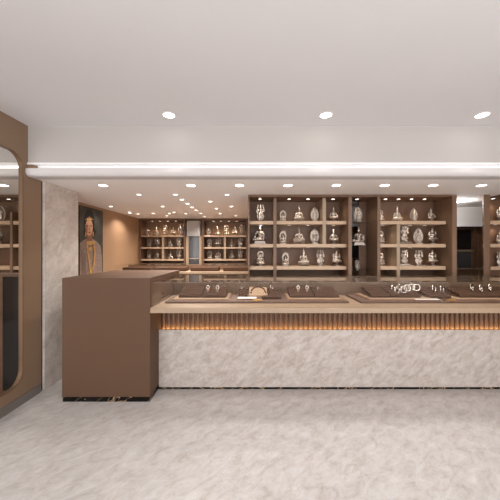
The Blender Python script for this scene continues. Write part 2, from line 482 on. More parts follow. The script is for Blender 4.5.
KINDS = {}
def make_kind(key, fig, ped, hal=None, wide=1.):
    bm = bmesh.new(); fig(bm)
    me = bake(bm, .012, M['silver'], 'figure_'+key)
    KINDS[key] = (me, mesh_of(pedestal(ped), 'pedestal_'+key, M['silverped'], False), mesh_of(halo(hal), 'halo_'+key, M['silverped']) if hal else None,
                  max(v.co.z for v in me.vertices), wide)
make_kind('standing', lambda b: standing(b), 'round', None, 1.35)
make_kind('arch', lambda b: seated(b, .1, .75, 'four', 'cone', .9), 'square', 'arch')
make_kind('meditating', lambda b: seated(b, .15), 'lotus', None, .84)
make_kind('leaf', lambda b: standing(b, .1, 'cone', 'two', .01), 'square', 'leaf', .95)
make_kind('tall', lambda b: seated(b, .26, .8, 'knee'), 'tall')
make_kind('ease', lambda b: seated(b, .13, 1.05, 'knee', 'cone', 1.05, True), 'slab', None, .8)
make_kind('teardrop', lambda b: seated(b, .12, .7, 'lap', 'fan', 1.), 'round', 'disc')
make_kind('dancing', lambda b: standing(b, .12, 'fan', 'four', .05), 'slab', None, 1.15)
make_kind('fourarm', lambda b: seated(b, .26, .85, 'four', 'cone'), 'tall')
DESC = {'standing': 'silver standing figurine', 'arch': 'silver seated figurine in arch', 'meditating': 'silver cross-legged figurine with spire crown',
        'leaf': 'silver figurine before leaf-shaped halo', 'tall': 'silver seated figurine on waisted pedestal', 'ease': 'silver figurine with one raised knee',
        'teardrop': 'silver seated figurine with round halo', 'dancing': 'silver swaying figurine on slab base', 'fourarm': 'silver four-armed figurine on waisted pedestal'}
PROTO = {}
def figurine(key, x, y, z, h, label, group, w=None):
    me, ped, hal, top, wide = KINDS[key]
    if hal: top = max(top, max(v.co.z for v in hal.vertices))
    if key not in PROTO:
        r = thing('figurine', label, 'figurine', (0, 0, 0), group)
        for nm, m in (('figure', me), ('pedestal', ped), ('halo', hal)):
            if m:
                o = bpy.data.objects.new(nm, m); COL.objects.link(o); o.parent = r
        PROTO[key] = r
    else:
        r = copy_tree(PROTO[key])
    r.location = (x, y, z); s = h/top
    r.scale = (s*(w or wide), s, s); r.rotation_euler = (0, 0, random.uniform(-.12, .12))
    r['label'] = label; r['group'] = group
    return r

# ------------------------------------------------------------------ lamps
def downlight_proto(r, name):
    t = bpy.data.objects.new(name, None); COL.objects.link(t); t.empty_display_size = .05
    bm = bmesh.new(); lathe(bm, [(r, 0), (r*1.22, 0), (r*1.22, -.004), (r*1.02, -.007), (r, -.004), (r, 0)], 28)
    bmesh.ops.remove_doubles(bm, verts=bm.verts, dist=1e-6)
    rg = part('ring', bm, M['ring'], t, True)
    bm = bmesh.new(); lathe(bm, [(0, -.0005), (r, -.0005), (r*.95, -.004), (0, -.0045)], 28)
    part('lens', bm, M['lamp'] if r > .03 else M['lamp2'], rg, True)
    return t
DL = {}
def downlight(x, y, z, r, label, group, energy, spot=2.2, color=(1, .97, .94), name='ceiling_downlight', cat='downlight', size=None, blend=.7):
    key = (name, r)
    if key not in DL: DL[key] = t = downlight_proto(r, name)
    else: t = copy_tree(DL[key])
    t.location = (x, y, z); tag(t, label, cat, group)
    if energy:
        light('lamp', 'SPOT', (x, y, z-.012), energy, color, None, size or r, spot, blend)
    return t

# main ceiling
g = 'downlights in the high ceiling'
for px, w in ((169, 'left'), (326, 'middle'), (482, 'right')):
    downlight(XP(px, 2.57), 2.57, ZC, .05, 'round downlight in the high ceiling, %s of the front three' % w, g, 30, 1.15, blend=1.0)
# lowered ceiling: front row, then the scattered spots of the rear zone
g = 'downlights in the lowered ceiling'
row = [103, 191, 239.5, 288, 336.3, 384.6, 433, 481.3]
words = ['first', 'second', 'third', 'fourth', 'fifth', 'sixth', 'seventh', 'eighth']
for px, w in zip(row, words):
    downlight(XP(px, 3.17), 3.17, ZL, .048, '%s downlight from the left in the front row of the lowered ceiling' % w, g, 26 if px > 120 else 9, 1.9, size=.16)
rear = [(139, 194.4), (175.4, 194.4), (227, 194.4), (182, 199.5), (187.6, 203.4), (192, 207.2), (196.2, 210), (200.7, 213.2), (204.6, 216.5),
        (210.3, 201.4), (216.4, 208.5), (231.4, 206.2), (162.6, 206.2), (111, 206.2), (153, 213.3), (174, 212), (169.4, 213.5), (166.8, 215.6),
        (129.7, 212), (138.2, 213.8), (185.7, 213.4), (220, 213.4), (235.6, 215.6), (121, 213)]
more = words+['ninth', 'tenth', 'eleventh', 'twelfth', 'thirteenth']
spots = []
for px, py in rear:
    Y = F*(ZL-H)/(250-py)
    spots.append((Y, max(XP(px, Y), XF+.22), 'left' if px < 150 else ('middle' if px < 206 else 'right')))
spots.sort(); cnt = {}
for Y, x, part_ in spots:
    cnt[part_] = cnt.get(part_, 0)+1
    downlight(x, Y, ZL, .029, 'small downlight, %s counting back in the %s third of the rear ceiling' % (more[cnt[part_]-1], part_), g, 25 if x > XF+.7 else 12, 2.4, (1, .95, .89))
downlight(XP(460, 4.2), 4.2, ZL, .035, 'downlight over the passage right of the main shelves', g, 0)
light('lamp', 'POINT', (XP(460, 4.2), 4.2, ZL-.04), 9, (1, .97, .94), None, .03)
downlight(XM1-.55, 3.17, ZL, .048, 'stand-in downlight for the one reflected in the rounded mirror', g, 50)  # stands in for the mirror image of a front-row lamp
downlight(XM1-1.2, 1.6, ZC, .05, 'unseen downlight in the made-up room behind the mirror opening', g, 55)  # out of view, added with the made-up room

# ------------------------------------------------------------------ main shelf unit
YF, YS, YBK = 3.704, 3.80, 4.10
S_TOP, S_MID, S_LOW = 1.895, 1.582, 1.278     # tops of the shelves
TH = .047
sh_x = lambda px: XP(px, YS)
XU0, XU1 = XP(248, YF), XP(457, YF)
u = thing('display_shelving', 'wide brown built-in shelving with oak-edged shelves behind the counter', 'shelving', ((XU0+XU1)/2, YF, 0))
bm = bmesh.new(); xg0, xg1 = XP(349.5, YBK), XP(359, YBK)
box(bm, XU0, xg0, YBK, YBK+.03, .0, ZL-.002); box(bm, xg1, XU1, YBK, YBK+.03, 0, ZL-.002); box(bm, xg0, xg1, YBK, YBK+.03, 0, 1.0)
part('back_panel', bm, M['unitdark'], u)
bxpart('top_panel', (XU0+.02, XU1-.06, YF, YBK, ZL-.03, ZL-.002), M['unitdark'], u)
bxpart('side_panel', (XU0, XU0+.02, YF, YBK, .0, ZL-.002), M['unit'], u)
bxpart('side_panel', (XU1-.06, XU1, YF, YBK, .0, ZL-.002), M['unit'], u)
bxpart('base_cabinet', (XU0+.02, XU1-.06, YS+.02, YBK, 0, 1.02), M['unitdark'], u)
def div(px0, px1, z0, z1, y0=YS-.004, m='tan'):
    return bxpart('divider', (sh_x(px0), sh_x(px1), y0, YBK, z0, z1), M[m], u)
div(273.3, 276.6, 1.02, ZL-.03, m='unit'); div(346.5, 350, 1.02, ZL-.03, YF+.02, m='unit'); div(375, 378, 1.02, ZL-.03, YF+.02, m='unit')
div(322.5, 326, S_MID, ZL-.03)
div(396.6, 400, 1.02, S_TOP-TH)
def shelf(px0, px1, z, m='tanlip'):
    return bxpart('shelf', (sh_x(px0), sh_x(px1), YS, YBK, z-TH, z), M[m], u, .004)
for z in (S_TOP, S_MID, S_LOW):
    shelf(248.3, 273.3, z); shelf(276.6, 346.5, z); shelf(378, 446, z)
for py in (221, 245, 270):
    bm = bmesh.new(); z = ZP(py, YS); box(bm, sh_x(350), sh_x(375), YS, YBK, z-.008, z, .002)
    part('glass_shelf', bm, M['shelfglass'], u, label='clear glass shelf')

rows = {'top': S_TOP, 'middle': S_MID, 'bottom': S_LOW}
YST = 3.93
KST = F/YST
def put(bay, rowname, items, group='silver figurines on the main shelves', z=None):
    for n, (kind, px, tip, base) in enumerate(items):
        h = (base-tip)/KST*1.03
        pos = ['first', 'second', 'third', 'fourth', 'fifth'][n]
        lab = DESC[kind]+', '+(('%s from left, %s shelf, %s' % (pos, rowname, bay)) if len(items) > 1 else ('alone on %s shelf, %s' % (rowname, bay)))
        figurine(kind, XP(px, YST), YST, (z if z is not None else rows[rowname]), h, lab, group)
put('left narrow bay', 'top', [('standing', 260.5, 203, 220)])
put('left narrow bay', 'middle', [('ease', 260, 223.5, 244)])
put('left narrow bay', 'bottom', [('teardrop', 260.5, 251.5, 266)])
put('wide left bay', 'top', [('arch', 283, 208.5, 220), ('meditating', 299, 203.5, 220), ('leaf', 315, 205.5, 220), ('tall', 333.5, 205.5, 220)])
put('wide left bay', 'middle', [('arch', 283, 231, 244), ('meditating', 299, 226, 244), ('leaf', 315, 228, 244), ('tall', 333.5, 229, 244)])
put('wide left bay', 'bottom', [('arch', 285.5, 253, 266), ('meditating', 303.5, 248.5, 266), ('standing', 320.5, 250.5, 266), ('fourarm', 336.5, 251.5, 266)])
put('right bay', 'top', [('teardrop', 380.8, 208.5, 220), ('meditating', 397, 204.5, 220), ('leaf', 414.5, 206.5, 220), ('tall', 431, 206.5, 220)])
put('right bay', 'middle', [('teardrop', 381, 231, 244), ('dancing', 404.5, 225.5, 244), ('leaf', 418.8, 228, 244), ('fourarm', 432.3, 228.5, 244)])
put('right bay', 'bottom', [('teardrop', 381, 253.5, 266), ('dancing', 404.5, 250.5, 266), ('standing', 418.8, 250.5, 266), ('fourarm', 432.3, 251, 266)])
put('glass-shelved bay', 'top', [('leaf', 358.5, 206, 221)], z=ZP(221, YS))
put('glass-shelved bay', 'middle', [('ease', 358.5, 226, 244.5)], z=ZP(245, YS))
put('glass-shelved bay', 'bottom', [('teardrop', 357.5, 261, 270)], z=ZP(270, YS))

# little spots in the shelving
g = 'small spots in the main shelves'
for n, px in enumerate((260, 289, 308, 333, 357, 385.5, 398.5, 411.5, 424.5)):
    downlight(XP(px, 3.86), 3.86, ZL-.03, .022, '%s small spotlight from the left under the top of the main shelves' % (words+['ninth'])[n], g, 2.4, 2.3, (1, .88, .74), 'shelf_spotlight', 'spotlight')
for n, px in enumerate((261, 289, 308, 333.5, 383, 410, 424.5)):
    downlight(XP(px, 3.90), 3.90, S_TOP-TH, .02, '%s small spotlight from the left under the upper shelves' % words[n], g, 1.2, 2.3, (1, .88, .74), 'shelf_spotlight', 'spotlight')
for n, px in enumerate((261, 289, 308, 333.5, 381, 410, 428)):
    downlight(XP(px, 3.90), 3.90, S_MID-TH, .02, '%s small spotlight from the left under the middle shelves' % words[n], g, 1.2, 2.3, (1, .88, .74), 'shelf_spotlight', 'spotlight')

# ------------------------------------------------------------------ further shelving: right edge and made-up room for the mirror's reflection
def simple_unit(x0, x1, label, name='display_shelving', YBK=YBK):
    t = thing(name, label, 'shelving', ((x0+x1)/2, YF, 0))
    xo = x0+(.17 if YBK < 4 else 0)
    bxpart('back_panel', (xo, x1, YBK, YBK+.03, 0, ZL-.002), M['unitdark'], t)
    bxpart('top_panel', (xo+.05, x1-.05, YF, YBK, ZL-.03, ZL-.002), M['unitdark'], t)
    if YBK < 4:                                                        # splayed end panel
        bm = bmesh.new(); prism(bm, [(x0, YF), (x0+.085, YF), (x0+.2, YBK), (x0+.17, YBK)], 0, ZL-.002, 'z'); part('side_panel', bm, M['unit'], t)
    for a, b in ((x0, x0+.05), (x1-.05, x1)):
        if YBK > 4 or a > x0: bxpart('side_panel', (a, b, YF, YBK, 0, ZL-.002), M['unit'], t)
    bxpart('base_cabinet', (xo+.05, x1-.05, YS, YBK, 0, 1.02), M['unitdark'], t)
    return t
t = simple_unit(XP(483.5, YF), XR-.02, 'brown built-in shelving at the right edge beyond the passage', YBK=3.9)
xa = XP(490.5, YS-.03)
for z in (S_TOP, S_MID, S_LOW): bxpart('shelf', (xa, XR-.07, YS-.03, 3.9, z-TH, z), M['tanlip'], t, .004)
for rn, kind in (('top', 'fourarm'), ('middle', 'ease'), ('bottom', 'standing')):
    figurine(kind, XP(500, 3.84), 3.84, rows[rn], .2, DESC[kind]+', %s shelf, unit at right edge' % rn, 'silver figurines on the right-hand shelves')
downlight(XP(493, 3.82), 3.82, ZL-.03, .022, 'small spotlight at the top of the shelves at the right edge', g, 2.4, 2.3, (1, .88, .74), 'shelf_spotlight', 'spotlight')
downlight(XP(495, 3.84), 3.84, S_TOP-TH, .02, 'small spotlight under the upper shelf at the right edge', g, 1.2, 2.3, (1, .88, .74), 'shelf_spotlight', 'spotlight')

t = simple_unit(XM0+.3, XP(19.5, YF)+.05, 'stand-in shelving for the shelves reflected in the rounded mirror')  # made up in place of shelves reflected in the mirror
for z in (S_TOP, S_MID, S_LOW):
    bxpart('shelf', (XM0+.36, XP(10, YS), YS, YBK, z-TH, z), M['tanlip'], t, .004); bxpart('shelf', (XP(12.5, YS), XP(19.5, YF), YS+.01, YBK, z-TH, z), M['tanlip'], t, .004)
bxpart('divider', (XP(10, YS), XP(12.5, YS), YS-.004, YBK, 1.02, S_TOP+.12), M['unit'], t)
for rn, kind in (('top', 'leaf'), ('middle', 'ease')):
    figurine(kind, XP(0, YST), YST, rows[rn], .23, DESC[kind]+', %s shelf, stand-in for the mirror reflection' % rn, 'stand-in silver figurines for the mirror reflection')
downlight(XP(8.5, 3.86), 3.86, ZL-.03, .022, 'small stand-in spotlight for the one reflected in the rounded mirror', g, 2.4, 2.3, (1, .88, .74), 'shelf_spotlight', 'spotlight')
downlight(XP(2, 3.90), 3.90, S_MID-TH, .02, 'small spotlight under the middle shelf of the mirror reflection stand-in', g, 1.2, 2.3, (1, .88, .74), 'shelf_spotlight', 'spotlight')
t = thing('cabinet', 'stand-in for the block counter side reflected in the rounded mirror', 'cabinet', (-2.7, 2.95, 0))  # made up in place of the block counter's mirror image
bxpart('body', (-3.2, -2.295, 2.80, 2.97, 0, 1.26), M['block'], t)
bxpart('door', (XP(3, 2.79), XP(20, 2.79), 2.785, 2.80, .1, ZP(277, 2.79)), M['mirrorshade'], t)  # dark sheet for the block's unlit side in the mirror

# passage cabinets right of the main shelves and behind the glass bay
t = thing('passage_cabinet', 'dark glazed cabinet under the pale header in the passage', 'cabinet', (XP(464, 5), 5.0, 0))
YP = 4.98
bxpart('body', (XP(452, YP), XP(483, YP), YP, 5.05, 0, 1.9), M['unit'], t)
bxpart('upper_pane', (XP(454, YP), XP(470.5, YP), YP-.015, YP, ZP(249.5, YP), ZP(230, YP)), M['black'], t)
bxpart('lower_pane', (XP(454, YP), XP(470.5, YP), YP-.015, YP, ZP(268, YP), ZP(251.5, YP)), M['greyglass'], t)
bxpart('rail', (XP(454, YP), XP(473, YP), YP-.03, YP, ZP(251.5, YP), ZP(249.8, YP)), M['tan'], t)
bxpart('rail', (XP(454, YP), XP(483, YP), YP-.03, YP, ZP(269.3, YP), ZP(268, YP)), M['tan'], t)
bxpart('stile', (XP(471.5, YP), XP(474.5, YP), YP-.03, YP, .0, 1.88), M['unitdark'], t)
bxpart('stile', (XP(478, YP), XP(479, YP), YP-.02, YP, .0, 1.88), M['unitdark'], t)
t = thing('passage_monitor', 'black cabinet opening seen through the glass-shelved bay', 'cabinet', (XP(354, YP), 5.0, 0))
bxpart('body', (XP(345, YP), XP(362, YP), YP, 5.05, 0, 1.9), M['unit'], t)
bxpart('pane', (XP(346, YP), XP(358.5, YP), YP-.015, YP, ZP(257.5, YP), ZP(238, YP)), M['black'], t)
bxpart('rail', (XP(346, YP), XP(358.5, YP), YP-.03, YP, ZP(242, YP), ZP(240.5, YP)), M['tan'], t)

# ------------------------------------------------------------------ rear zone: two shelf units and a tall cabinet
YR, YRB = 6.5, 6.86
KR = F/YR
def rear_unit(px0, px1, post, spots, figs, label, side):
    x0, x1 = max(XP(px0, YR), XF+.005), XP(px1, YR)
    t = thing('display_shelving', label, 'shelving', ((x0+x1)/2, YR, 0))
    bxpart('back_panel', (x0, x1, YRB, YRB+.03, 0, ZL-.002), M['unitrear'], t)
    bxpart('top_panel', (x0+.04, x1-.04, YR, YRB, ZL-.05, ZL-.002), M['unitdark'], t)
    bxpart('side_panel', (x0, x0+.04, YR, YRB, 0, ZL-.002), M['unitdark'], t)
    bxpart('side_panel', (x1-.04, x1, YR, YRB, 0, ZL-.002), M['unitdark'], t)
    bxpart('base_cabinet', (x0+.04, x1-.04, YR+.03, YRB, 0, 1.16), M['unitdark'], t)
    zs = [ZP(235.4, YR+.02), ZP(247.2, YR+.02), ZP(259.2, YR+.02)]
    for z in zs: bxpart('shelf', (x0+.04, x1-.04, YR+.02, YRB, z-.035, z), M['tanlip'], t, .003)
    bxpart('divider', (XP(post-1, YR), XP(post+1, YR), YR+.021, YRB, zs[2], zs[0]-.035), M['tan'], t)
    for n, px in enumerate(spots):
        downlight(XP(px, 6.62), 6.62, ZL-.05, .022, '%s small spotlight from the left over the %s rear shelves' % (words[n], side), 'small spots over the rear shelves', 3.4, 2.3, (1, .82, .62), 'shelf_spotlight', 'spotlight')
    for r, (rn, items) in enumerate(figs):
        for n, (kind, px, h) in enumerate(items):
            figurine(kind, XP(px, 6.65), 6.65, zs[r], h, DESC[kind]+', %s from left, %s, %s rear unit' % (words[n], rn, side), 'silver figurines on the rear shelves')
f1 = [('top shelf', [('leaf', 147.3, .19), ('meditating', 156.6, .22), ('teardrop', 165, .25), ('tall', 173, .22), ('standing', 181, .27)]),
      ('middle shelf', [('arch', 149, .19), ('fourarm', 157.5, .25), ('meditating', 170.5, .2), ('standing', 179, .25)]),
      ('bottom shelf', [('arch', 149, .19), ('ease', 157.5, .22), ('meditating', 170.5, .22), ('standing', 179, .26)])]
f2 = [('top shelf', [('leaf', 208.7, .2), ('meditating', 217.7, .24), ('teardrop', 226.3, .25), ('tall', 234.8, .24), ('standing', 242.5, .27)]),
      ('middle shelf', [('arch', 209.5, .2), ('fourarm', 218.5, .26), ('meditating', 231.8, .22), ('standing', 240.5, .25)]),
      ('bottom shelf', [('arch', 209.5, .2), ('ease', 218.5, .24), ('meditating', 231.8, .22), ('standing', 240.5, .26)])]
rear_unit(139, 185.5, 162.6, (152, 160, 168, 176), f1, 'brown built-in shelving in the rear beside the side wall', 'left')
rear_unit(202, 248, 224.8, (213.5, 221, 229, 236.7), f2, 'brown built-in shelving in the rear beside the tall glazed cabinet', 'right')
t = thing('tall_cabinet', 'tall glazed cabinet with pale header between the two rear shelf units', 'cabinet', (XP(194, YR), YR, 0))
a, b = XP(185.5, YR)+.003, XP(202, YR)-.003
bxpart('body', (a, b, YR+.1, YRB, 0, ZL-.003), M['unit'], t)
bxpart('header', (XP(187, YR), XP(200, YR), YR-.02, YR+.1, ZP(236.2, YR), ZP(221, YR)), M['bulk'], t, label='pale header panel')
for c, d in ((XP(186, YR), XP(188.7, YR)), (XP(199.2, YR), XP(201.6, YR))):
    bxpart('door_frame', (c, d, YR-.01, YR+.1, 0, ZP(236.4, YR)), M['tan'], t)
bxpart('door', (XP(188.7, YR), XP(199.2, YR), YR+.03, YR+.08, .1, ZP(236.4, YR)), M['greyglass'], t, label='grey glass door')
bxpart('rail', (XP(188.7, YR), XP(199.2, YR), YR+.01, YR+.03, ZP(259, YR), ZP(258.2, YR)), M['tan'], t)

# ------------------------------------------------------------------ portrait on the side wall
def pw(px, py):
    Y = F*(-XF)/(CX-px); return (Y, ZP(py, Y))
pm = [plain('print dark backdrop', (66, 63, 56), .5, var=.4, scale=6), plain('print black hair', (18, 14, 13), .5), plain('print skin', (182, 134, 104), .5, var=.1, scale=20),
      plain('print gold', (186, 142, 84), .5, var=.4, scale=60), plain('print rose dress', (140, 118, 106), .5, var=.25, scale=40), plain('print lips', (132, 52, 46), .5),
      plain('print shadow skin', (128, 86, 66), .5), plain('print edge', (30, 27, 24), .5)]
po = thing('wall_portrait', 'dark portrait print of a person in gold head jewellery on the side wall', 'picture', (XF, 4.6, .7))
Y0, Y1 = pw(78.5, 250)[0], pw(102.3, 250)[0]
pn = bxpart('panel', (XF, XF+.012, Y0, Y1, .7, 2.19), pm[7], po)
bm = bmesh.new()
lay = [0]
def poly(pts, mi):
    lay[0] += 1; x = XF+.0125+lay[0]*.0004
    f = bm.faces.new([bm.verts.new((x,)+pw(*p)) for p in pts]); f.material_index = mi
def oval(cx, cy, rx, ry, mi, n=20, a0=0, a1=2*PI):
    poly([(cx+rx*math.cos(a0+(a1-a0)*i/n), cy+ry*math.sin(a0+(a1-a0)*i/n)) for i in range(n)], mi)
lay[0] += 1; x = XF+.0125+.0004
f = bm.faces.new([bm.verts.new((x, y, z)) for y, z in ((Y0+.004, .705), (Y1-.004, .705), (Y1-.004, 2.185), (Y0+.004, 2.185))]); f.material_index = 0
oval(88.3, 222, 5.4, 12.5, 1); oval(88.8, 232, 6.2, 6, 1)
poly([(79, 243), (83, 240), (86.5, 238.4), (91.5, 238.6), (96.5, 242), (100, 247), (101.2, 258), (101.2, 300), (78.9, 300)], 4)
poly([(86.2, 232), (91, 232), (91.6, 239), (89.3, 243), (86, 240)], 6)
oval(88.2, 227.5, 3.7, 8.4, 2)
oval(85.6, 229.5, 1.1, 5, 6)
for cx in (86.6, 90.0):
    oval(cx, 225.9, .95, .7, 1, 10); poly([(cx-1.2, 224.4), (cx, 223.7), (cx+1.2, 224.3), (cx, 224.1)], 1)
poly([(88.1, 226), (88.9, 229.8), (88.3, 230.4), (87.6, 229.8)], 6)
oval(88.3, 232.3, 1.25, .75, 5, 10)
oval(88, 219.2, 2.9, .9, 3); oval(88, 221.4, .8, 2.2, 3, 10)
for i in range(7): oval(84.6+i*1.15, 217.2+abs(i-3)*.75, .45, .55, 3, 8)
for cx, cy in ((84.4, 234.5), (91.9, 234)): oval(cx, cy, .7, 2.6, 3, 10)
def band(pts, w, mi):
    poly([(a-w, b) for a, b in pts]+[(a+w, b) for a, b in pts[::-1]], mi)
band([(85.8, 241), (86.4, 252), (88.5, 266), (89.2, 272)], .7, 3); band([(92.3, 241), (93.6, 254), (92.4, 266), (90, 272)], .7, 3)
oval(88.8, 243, 2.8, 2.2, 3); oval(89, 249, 1.7, 2.2, 3); oval(89.6, 272, 1.4, 2, 3)
for i in range(5): band([(80+i*.9, 250+i), (80.6+i*.9, 275)], .12, 0)
part('print', bm, pm, pn)

# ------------------------------------------------------------------ tall block counter on the left
YBL = 2.763
XB0, XB1 = XP(62, YBL), XP(150, YBL)
ZB = ZP(278, YBL)
t = thing('block_counter', 'tall plain brown block counter at the left end of the display counter', 'counter', ((XB0+XB1)/2, YBL, 0))
bxpart('body', (XB0, XB1, YBL, 3.86, .05, ZB), M['block'], t, .002)
bxpart('plinth', (XB0+.004, XB1-.004, YBL+.004, 3.84, 0, .05), M['blackmarble'], t, .001, label='black marble plinth with gold veins')

# ------------------------------------------------------------------ main display counter
XC0, XC1 = XB1+.002, 3.25
ZS1 = ZP(308, YBL); ZS0 = ZP(313.2, YBL)
ZG = 1.18; YG0, YG1 = 2.79, 3.58
t = thing('display_counter', 'long marble-fronted display counter with tan top and glass case', 'counter', ((XC0+XC1)/2, YBL, 0))
YM = 3.01
ZM = ZP(330, YM)
bxpart('marble_front', (XC0, XC1, YM, YM+.03, .026, ZM), M['cladding'], t, .002, label='beige marble front')
bxpart('plinth', (XC0, XC1, YM+.008, YM+.05, 0, .026), M['blackmarble'], t, .001, label='black marble plinth with gold veins')
bxpart('carcass', (XC0, XC1, YM+.11, YG1, 0, ZS0), M['block'], t)
bm = bmesh.new()
pitch = 4.9/(F/(YM+.07)); n = int((XC1-XC0)/pitch); y0 = YM+.085
pts = []
for i in range(n):
    cx = XC0+pitch*(i+.5)
    for k in range(9):
        a = PI*k/8; pts.append((cx-pitch*.42*math.cos(a), y0-.022*math.sin(a)))
pts = [(XC0, y0)]+pts+[(XC1, y0), (XC1, YM+.11), (XC0, YM+.11)]
prism(bm, pts, .56, ZS0, 'z'); part('fluted_panel', bm, M['flute'], t, label='fluted walnut band lit amber from below')
bm = bmesh.new(); box(bm, XC0+.01, XC1, YM+.04, YM+.056, ZM-.02, ZM-.012); part('led_strip', bm, M['led'], t, label='amber light strip')
bxpart('led_shelf', (XC0, XC1, YM+.03, YM+.085, .5, .56), M['block'], t)
bxpart('countertop', (XC0, XC1, YBL, YG1+.02, ZS0, ZS1), M['tan'], t, .003)
joints = [XC0+.008, XP(343, YG0), XP(500, YG0)+.2, XC1]
for a, b in zip(joints, joints[1:]):
    bm = bmesh.new(); box(bm, a+.0015, b-.0015, YG0, YG0+.006, ZS1, ZG-.006); part('front_glass', bm, M['caseglass'], t)
bxpart('end_panel', (XC0, XC0+.006, YG0+.0062, YG1-.03, ZS1, ZG-.007), M['gloss'], t, .0005, label='glossy brown end panel')
bm = bmesh.new(); box(bm, joints[0], XC1, YG0, YG1, ZG-.006, ZG); part('top_glass', bm, M['glass'], t)
bxpart('case_back', (XC0+.008, XC1, YG1-.02, YG1, ZS1, ZG-.007), M['caseback'], t, .001)

# boards, trays and pads inside the glass case
def zat(py, Y): return ZP(py, Y)
KB = F/3.0
b1 = solo('display_board', (lambda b: (box(b, XP(165, 3.0), XP(349, 3.0), 3.0, 3.52, ZS1, ZS1+.022, .003), b)[1])(bmesh.new()), M['mat'], 'long dark brown board in the left half of the glass case', 'display board', (0, 3.2, ZS1), 'dark boards in the glass case')
b2 = solo('display_board', (lambda b: (box(b, XP(361, 3.0), XP(560, 3.0), 3.0, 3.52, ZS1, ZS1+.022, .003), b)[1])(bmesh.new()), M['mat'], 'long dark brown board in the right half of the glass case', 'display board', (2, 3.2, ZS1), 'dark boards in the glass case')
ZT = ZS1+.022
def tray(px0, px1, label, y0=3.05, y1=3.5):
    x0, x1 = XP(px0, y0), XP(px1, y0)
    t = thing('display_tray', label, 'tray', ((x0+x1)/2, y0, ZT), 'flat camel trays in the glass case')
    bm = bmesh.new(); box(bm, x0, x1, y0, y1, ZT, ZT+.01, .002); rm = part('rim', bm, M['trayedge'], t)
    bm = bmesh.new(); box(bm, x0+.012, x1-.012, y0+.012, y1-.012, ZT+.01, ZT+.016, .002); part('lining', bm, M['tray'], rm)
ZTT = ZT+.016
tray(171, 229, 'camel tray with two ribbed pads at the left end of the glass case')
tray(288, 344, 'camel tray with two ribbed pads in the middle of the glass case')
tray(369, 437, 'camel tray with ribbed pads right of the middle of the glass case')
tray(455, 525, 'camel tray with the bangle pad at the right end of the glass case')
PADS = {}
def pad(key, px0, px1, label, yf=3.13, depth=.28, tilt=12, z=None, thick=.026):
    """tilted velvet pad on a wedge, with ribbed slots"""
    x0, x1 = XP(px0, yf), XP(px1, yf); w = x1-x0; z = ZTT if z is None else z
    t = thing('jewellery_pad', label, 'jewellery pad', ((x0+x1)/2, yf, z), 'brown velvet pads in the glass case')
    ta = math.tan(math.radians(tilt))
    bm = bmesh.new()
    prism(bm, [(yf, z), (yf+depth, z), (yf+depth, z+depth*ta), (yf, z+.004)], x0+.004, x1-.004, 'x')
    part('wedge', bm, M['mat'], t)
    bm = bmesh.new(); nr = 5
    prof = [(yf, z+.004), (yf, z+thick*.8)]
    for i in range(nr):
        for k in range(5):
            a = PI*k/4; d = depth*(i+.5-.42*math.cos(a))/nr
            prof.append((yf+d, z+thick*.85+d*ta+.017*math.sin(a)))
    prof += [(yf+depth, z+thick*.85+depth*ta), (yf+depth, z+.004+depth*ta)]
    prism(bm, prof, x0, x1, 'x'); part('cushion', bm, M['velvet'], t)
    PADS[key] = (x0, x1, yf, z, ta, thick)
def on_pad(key, px, frac, depth=.28):
    x0, x1, yf, z, ta, th = PADS[key]; d = depth*frac
    return XP(px, yf+d), yf+d, z+th*.85+d*ta+.009
pad('a', 178.5, 201, 'ribbed brown pad on the left of the leftmost camel tray')
pad('b', 202, 226, 'ribbed brown pad with two silver earrings on the leftmost camel tray')
pad('c', 238, 248, 'narrow upright brown pad left of the necklace cushion', 3.2, .2, 16, ZT)
pad('d', 268.5, 281, 'small brown pad with a silver ring right of the necklace cushion', 3.2, .2, 16, ZT)
pad('e', 290, 314, 'ribbed brown pad with two silver earrings on the middle camel tray')
pad('f', 315, 339, 'ribbed brown pad with a thin ring on the right of the middle camel tray')
pad('g', 371, 390, 'ribbed brown pad at the left of the tray right of the middle')
pad('h', 391, 421, 'ribbed brown pad carrying a cluster of silver bangles')
pad('i', 428.5, 451.5, 'ribbed brown pad with two bangles before the end tray', 3.14, .28, 12, ZT)
pad('j', 460, 519, 'wide ribbed brown pad with bangles at the right end of the case')
bm = bmesh.new(); box(bm, XP(262, 3.16), XP(281, 3.16), 3.12, 3.22, ZT, ZT+.03, .006)
solo('jewellery_pad', bm, M['velvet'], 'flat low brown pad in front of the small ring pad', 'jewellery pad', (XP(271, 3.16), 3.16, ZT), 'brown velvet pads in the glass case')

def ring_mesh(r, tk, arc=2*PI, n=28):
    bm = bmesh.new()
    full = arc > 6.2
    pts = [(r*math.cos(PI/2-arc/2+arc*i/(n if full else n-1)), 0, r+r*math.sin(PI/2-arc/2+arc*i/(n if full else n-1))) for i in range(n)]
    tube(bm, pts, tk, 8, full)
    return bm
ME_B = mesh_of(ring_mesh(.034, .0052), 'bangle', M['bangle'], True)
def bangle(x, y, z, s, rz, label, group='silver bangles in the glass case', name='silver_bangle', cat='bangle'):
    o = bpy.data.objects.new(name, ME_B); COL.objects.link(o); o.location = (x, y, z); o.scale = (s, s, s); o.rotation_euler = (math.radians(-8), 0, rz)
    return tag(o, label, cat, group)
def nth(n): return words[n]
for n, (px, fr) in enumerate(((394, .4), (397.5, .2), (400.5, .5), (404, .25), (407.5, .42), (411.5, .55), (416.5, .5))):
    bangle(*on_pad('h', px, fr), 1.05, .5-.15*n, '%s silver bangle from the left in the cluster right of the middle' % nth(n))
for n, (px, fr) in enumerate(((434.5, .5), (442.5, .42))): bangle(*on_pad('i', px, fr), 1.15, .6, '%s silver bangle on the pad before the end tray' % ('left' if n == 0 else 'right'))
